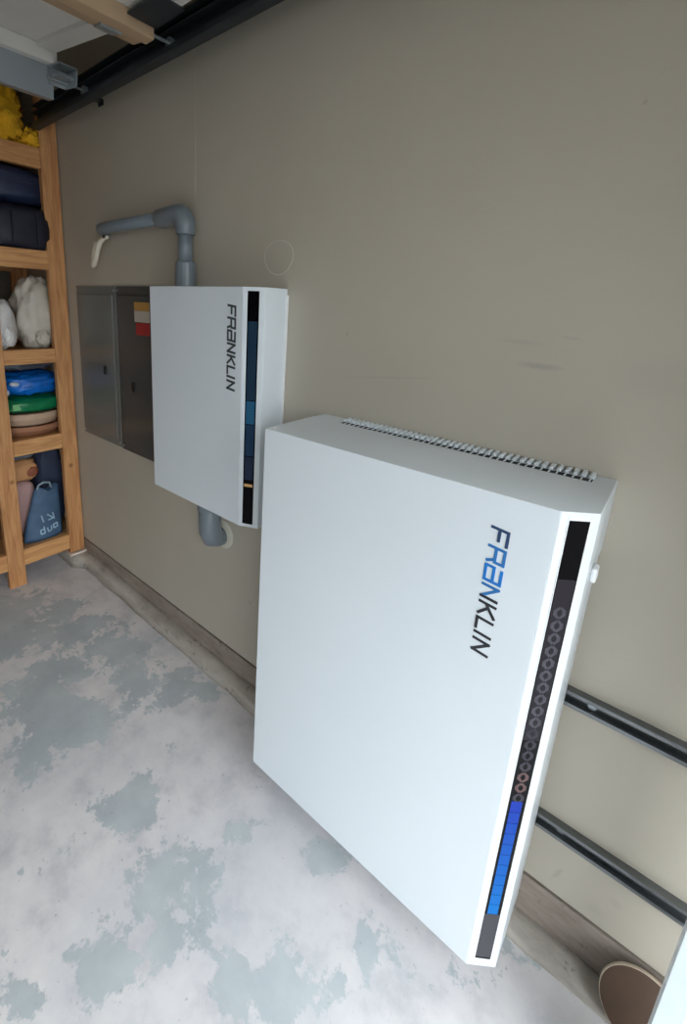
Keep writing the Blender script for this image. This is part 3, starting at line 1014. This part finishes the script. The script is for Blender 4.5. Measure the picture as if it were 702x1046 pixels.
pk = thing('pink_bag', (-1.955, -0.285, zt[0]), 'dusty pink paper bag behind the slate blue tote', 'bag')
soft('bag', (0, 0, 0), (0.14, 0.175, 0.350), mat('dusty_pink', srgb(190, 154, 150), 0.7, var=0.08, bump=0.4, bscale=14), 61, 0.05, 2.0, 5.0, parent=pk)
tb = thing('tan_bag', (-1.955, -0.275, top_of(pk) + 0.001), 'tan brown cloth bag lying on the pink bag', 'bag')
soft('bag', (0, 0, 0), (0.17, 0.20, 0.135), mat('tan_cloth', srgb(206, 152, 104), 0.7, var=0.1, bump=0.4, bscale=14), 67, 0.10, 2.4, 3.4, parent=tb)
soft('flap', (0.070, 0.055, 0.030), (0.05, 0.07, 0.06), mat('rust_flap', srgb(150, 88, 62), 0.7), 71, 0.15, 3, 2.4, parent=tb)
gc = thing('grey_cloth', (-1.955, -0.285, top_of(tb) + 0.001), 'small slate grey cloth folded on top of the tan bag', 'cloth')
soft('cloth', (0, 0, 0), (0.16, 0.18, 0.050), mat('slate_fabric', srgb(98, 108, 120), 0.7), 83, 0.14, 3.0, 3.0, parent=gc)
soft('corner', (0.05, 0.05, 0.006), (0.07, 0.07, 0.03), mat('slate_fabric', srgb(98, 108, 120), 0.7), 89, 0.14, 3.0, 2.4, parent=gc, nu=16, nv=10)
db = soft('dark_sack', (-2.02, -0.095, zt[0]), (0.22, 0.165, 0.52), mat('ink_blue_fabric', srgb(50, 58, 82), 0.7, var=0.15, bump=0.4, bscale=14), 79, 0.06, 2.4, 4.0)
tag(db, 'dark ink-blue sack standing at the back of the bottom shelf', 'bag')

# ================================================================== OPEN OVERHEAD DOOR AND TRACKS
DZ = 2.415
gd = thing('garage_door', (-0.10, -2.75, DZ), 'open sectional garage door lying overhead along its tracks, tan rails on white panels', 'garage door')
DY0 = -2.66 + 2.75
sec = [(-0.585, 0.0, -0.650), (0.0, 0.523, -0.648), (0.0, 0.523, -0.123), (0.0, 0.523, 0.402)]     # local span, hinge x
for i, (a, b, hx) in enumerate(sec):
    DY1 = (-0.232 if i == 0 else -0.190) + 2.75
    bm = bmesh.new()
    bx(bm, a, b, DY0, DY1, 0.02, 0.05)
    s_ = finish('door_section', bm, M_DOORWHITE, gd, bevel=0.002, loc=(hx + 0.10, 0, 0), rot=(0, 0.14 if i == 0 else 0, 0))
    y_end = -0.196 + 2.75
    for (r0, r1, zl, m_, ye) in ((a, a + 0.050, -0.030, M_DOORWHITE if i == 0 else M_DOORTAN, DY1 if i == 0 else y_end + 0.004), (b - 0.060, b - 0.010, -0.022, M_DOORTAN, y_end)):
        bm = bmesh.new()
        bx(bm, r0 + 0.001, r1 - 0.001, DY0, ye, zl, 0.0198)
        finish('rail', bm, m_, s_, bevel=0.004)
    for yy in (DY1 - 0.045, DY1 - 0.8, DY1 - 1.6, DY0 + 0.045):
        bm = bmesh.new()
        bx(bm, a + 0.056, b - 0.062, yy - 0.035, yy + 0.035, 0.004, 0.0198)
        finish('stile', bm, M_DOORWHITE, s_, bevel=0.002)
    if i < 3:
        for yy in (DY1 - 0.075, DY1 - 0.8, DY1 - 1.6):
            bm = bmesh.new()
            bx(bm, b - 0.050, b + 0.004, yy - 0.030, yy + 0.030, -0.027, -0.0225)
            tube(bm, [(b - 0.004, yy - 0.034, -0.026), (b - 0.004, yy + 0.034, -0.026)], 0.007, 10)
            finish('hinge', bm, M_GALV, s_)
    if i > 0:
        bm = bmesh.new()
        bx(bm, a + 0.056, a + 0.20, DY1 - 0.10, DY1 - 0.002, -0.004, 0.0035)
        finish('end_bracket', bm, M_TRACK, s_, bevel=0.001)
    bm = bmesh.new()
    xr = a + 0.03 if i == 0 else a + 0.025
    zr = -0.075 if i == 0 else -0.005
    tube(bm, [(xr, DY1 - 0.03, zr), (xr, 2.55 + 0.078, zr)], 0.005, 8)
    tube(bm, [(xr, 2.55 + 0.076, zr), (xr, 2.55 + 0.092, zr)], 0.018, 16)
    finish('roller', bm, M_GALV, s_)
    if i == 0:
        xs = a + 0.004
        bm = bmesh.new()
        bx(bm, xs - 0.004, xs, DY0, DY1 + 0.004, -0.138, -0.030)
        bx(bm, xs - 0.045, xs - 0.004, DY0, DY1 + 0.004, -0.138, -0.134)
        bx(bm, xs - 0.045, xs - 0.004, DY0, DY1 + 0.004, -0.034, -0.030)
        finish('truss_strut', bm, M_DOORGREY, s_)
        bm = bmesh.new()
        bx(bm, xs + 0.006, xs + 0.105, DY1 - 0.020, DY1 + 0.050, -0.036, -0.031)
        bx(bm, xs + 0.006, xs + 0.105, DY1 + 0.046, DY1 + 0.050, -0.092, -0.036)
        bx(bm, xs + 0.020, xs + 0.080, DY1 - 0.010, DY1 + 0.046, -0.070, -0.058)
        bx(bm, xs + 0.006, xs + 0.010, DY1 - 0.020, DY1 + 0.050, -0.092, -0.036)
        finish('corner_bracket', bm, M_GALV, s_, bevel=0.001)

TY = -0.118
ht = thing('door_track', (-0.55, TY, 2.41), 'dark horizontal door track hung high along the grey wall', 'track')
bm = bmesh.new()
for (y0, y1, z0, z1) in ((0.016, 0.020, -0.030, 0.032), (-0.020, 0.020, -0.034, -0.030), (-0.012, 0.020, 0.030, 0.034), (-0.022, -0.018, -0.034, -0.018)):
    bx(bm, -1.165, 1.45, y0, y1, z0, z1)
finish('rail', bm, M_TRACK, ht)
bm = bmesh.new()
bx(bm, -1.165, 1.45, 0.0215, 0.0245, -0.012, 0.060)
bx(bm, -1.165, 1.45, -0.010, 0.0245, 0.060, 0.063)
finish('stiffening_angle', bm, M_TRACK, ht)
for xx in (-0.74, 0.50):
    bm = bmesh.new()
    bx(bm, xx - 0.02, xx + 0.02, 0.0248, 0.1175, 0.02, 0.026)
    bx(bm, xx - 0.02, xx + 0.02, 0.1135, 0.1175, 0.005, 0.026)
    finish('wall_bracket', bm, M_TRACK, ht)
for xx in (-1.05, 1.3):
    bm = bmesh.new()
    bx(bm, xx - 0.016, xx + 0.016, 0.025, 0.028, 0.03, 2.78 - 2.41)
    finish('hanger', bm, M_TRACK, ht)

# white jamb post with its galvanised track angle
jp = thing('door_jamb_post', (1.051, -0.238, 0), 'white painted post with pale steel edge strip beside the doorway', 'post')
bm = bmesh.new()
bx(bm, -0.052, 0.020, -0.050, 0.040, 0, 2.30)
finish('post', bm, M_TRIM, jp, bevel=0.003)
bm = bmesh.new()
bx(bm, -0.0665, -0.034, -0.0535, -0.0505, 0.0, 2.28)
finish('edge_strip', bm, mat('pale_zinc', srgb(206, 216, 218), 0.45, var=0.05), jp, bevel=0.001)

# ================================================================== ROUND LID LEANING ON THE WALL
pc = thing('round_plate', (1.016, -0.050, 0.086), 'brown round plate with a pale edge leaning against the foot of the wall', 'plate')
pc.rotation_euler = (math.radians(90 - 24), 0, 0)      # local +z faces the room
R_ = 0.079
bm = bmesh.new()
lathe(bm, [(R_ * 0.93, -0.006), (R_, -0.005), (R_ * 1.005, 0.0), (R_, 0.006), (R_ * 0.985, 0.0064), (R_ * 0.95, 0.005), (R_ * 0.94, 0.001)], 56)
finish('rim', bm, mat('pale_rim', srgb(206, 190, 170), 0.45), pc)
bm = bmesh.new()
lathe(bm, [(R_ * 0.955, 0.0012), (R_ * 0.984, 0.0066), (R_ * 0.975, 0.0072), (0.002, 0.0074)], 56)
finish('plate_face', bm, mat('brown_lid', srgb(78, 58, 43), 0.55, var=0.12, scale=18), pc)
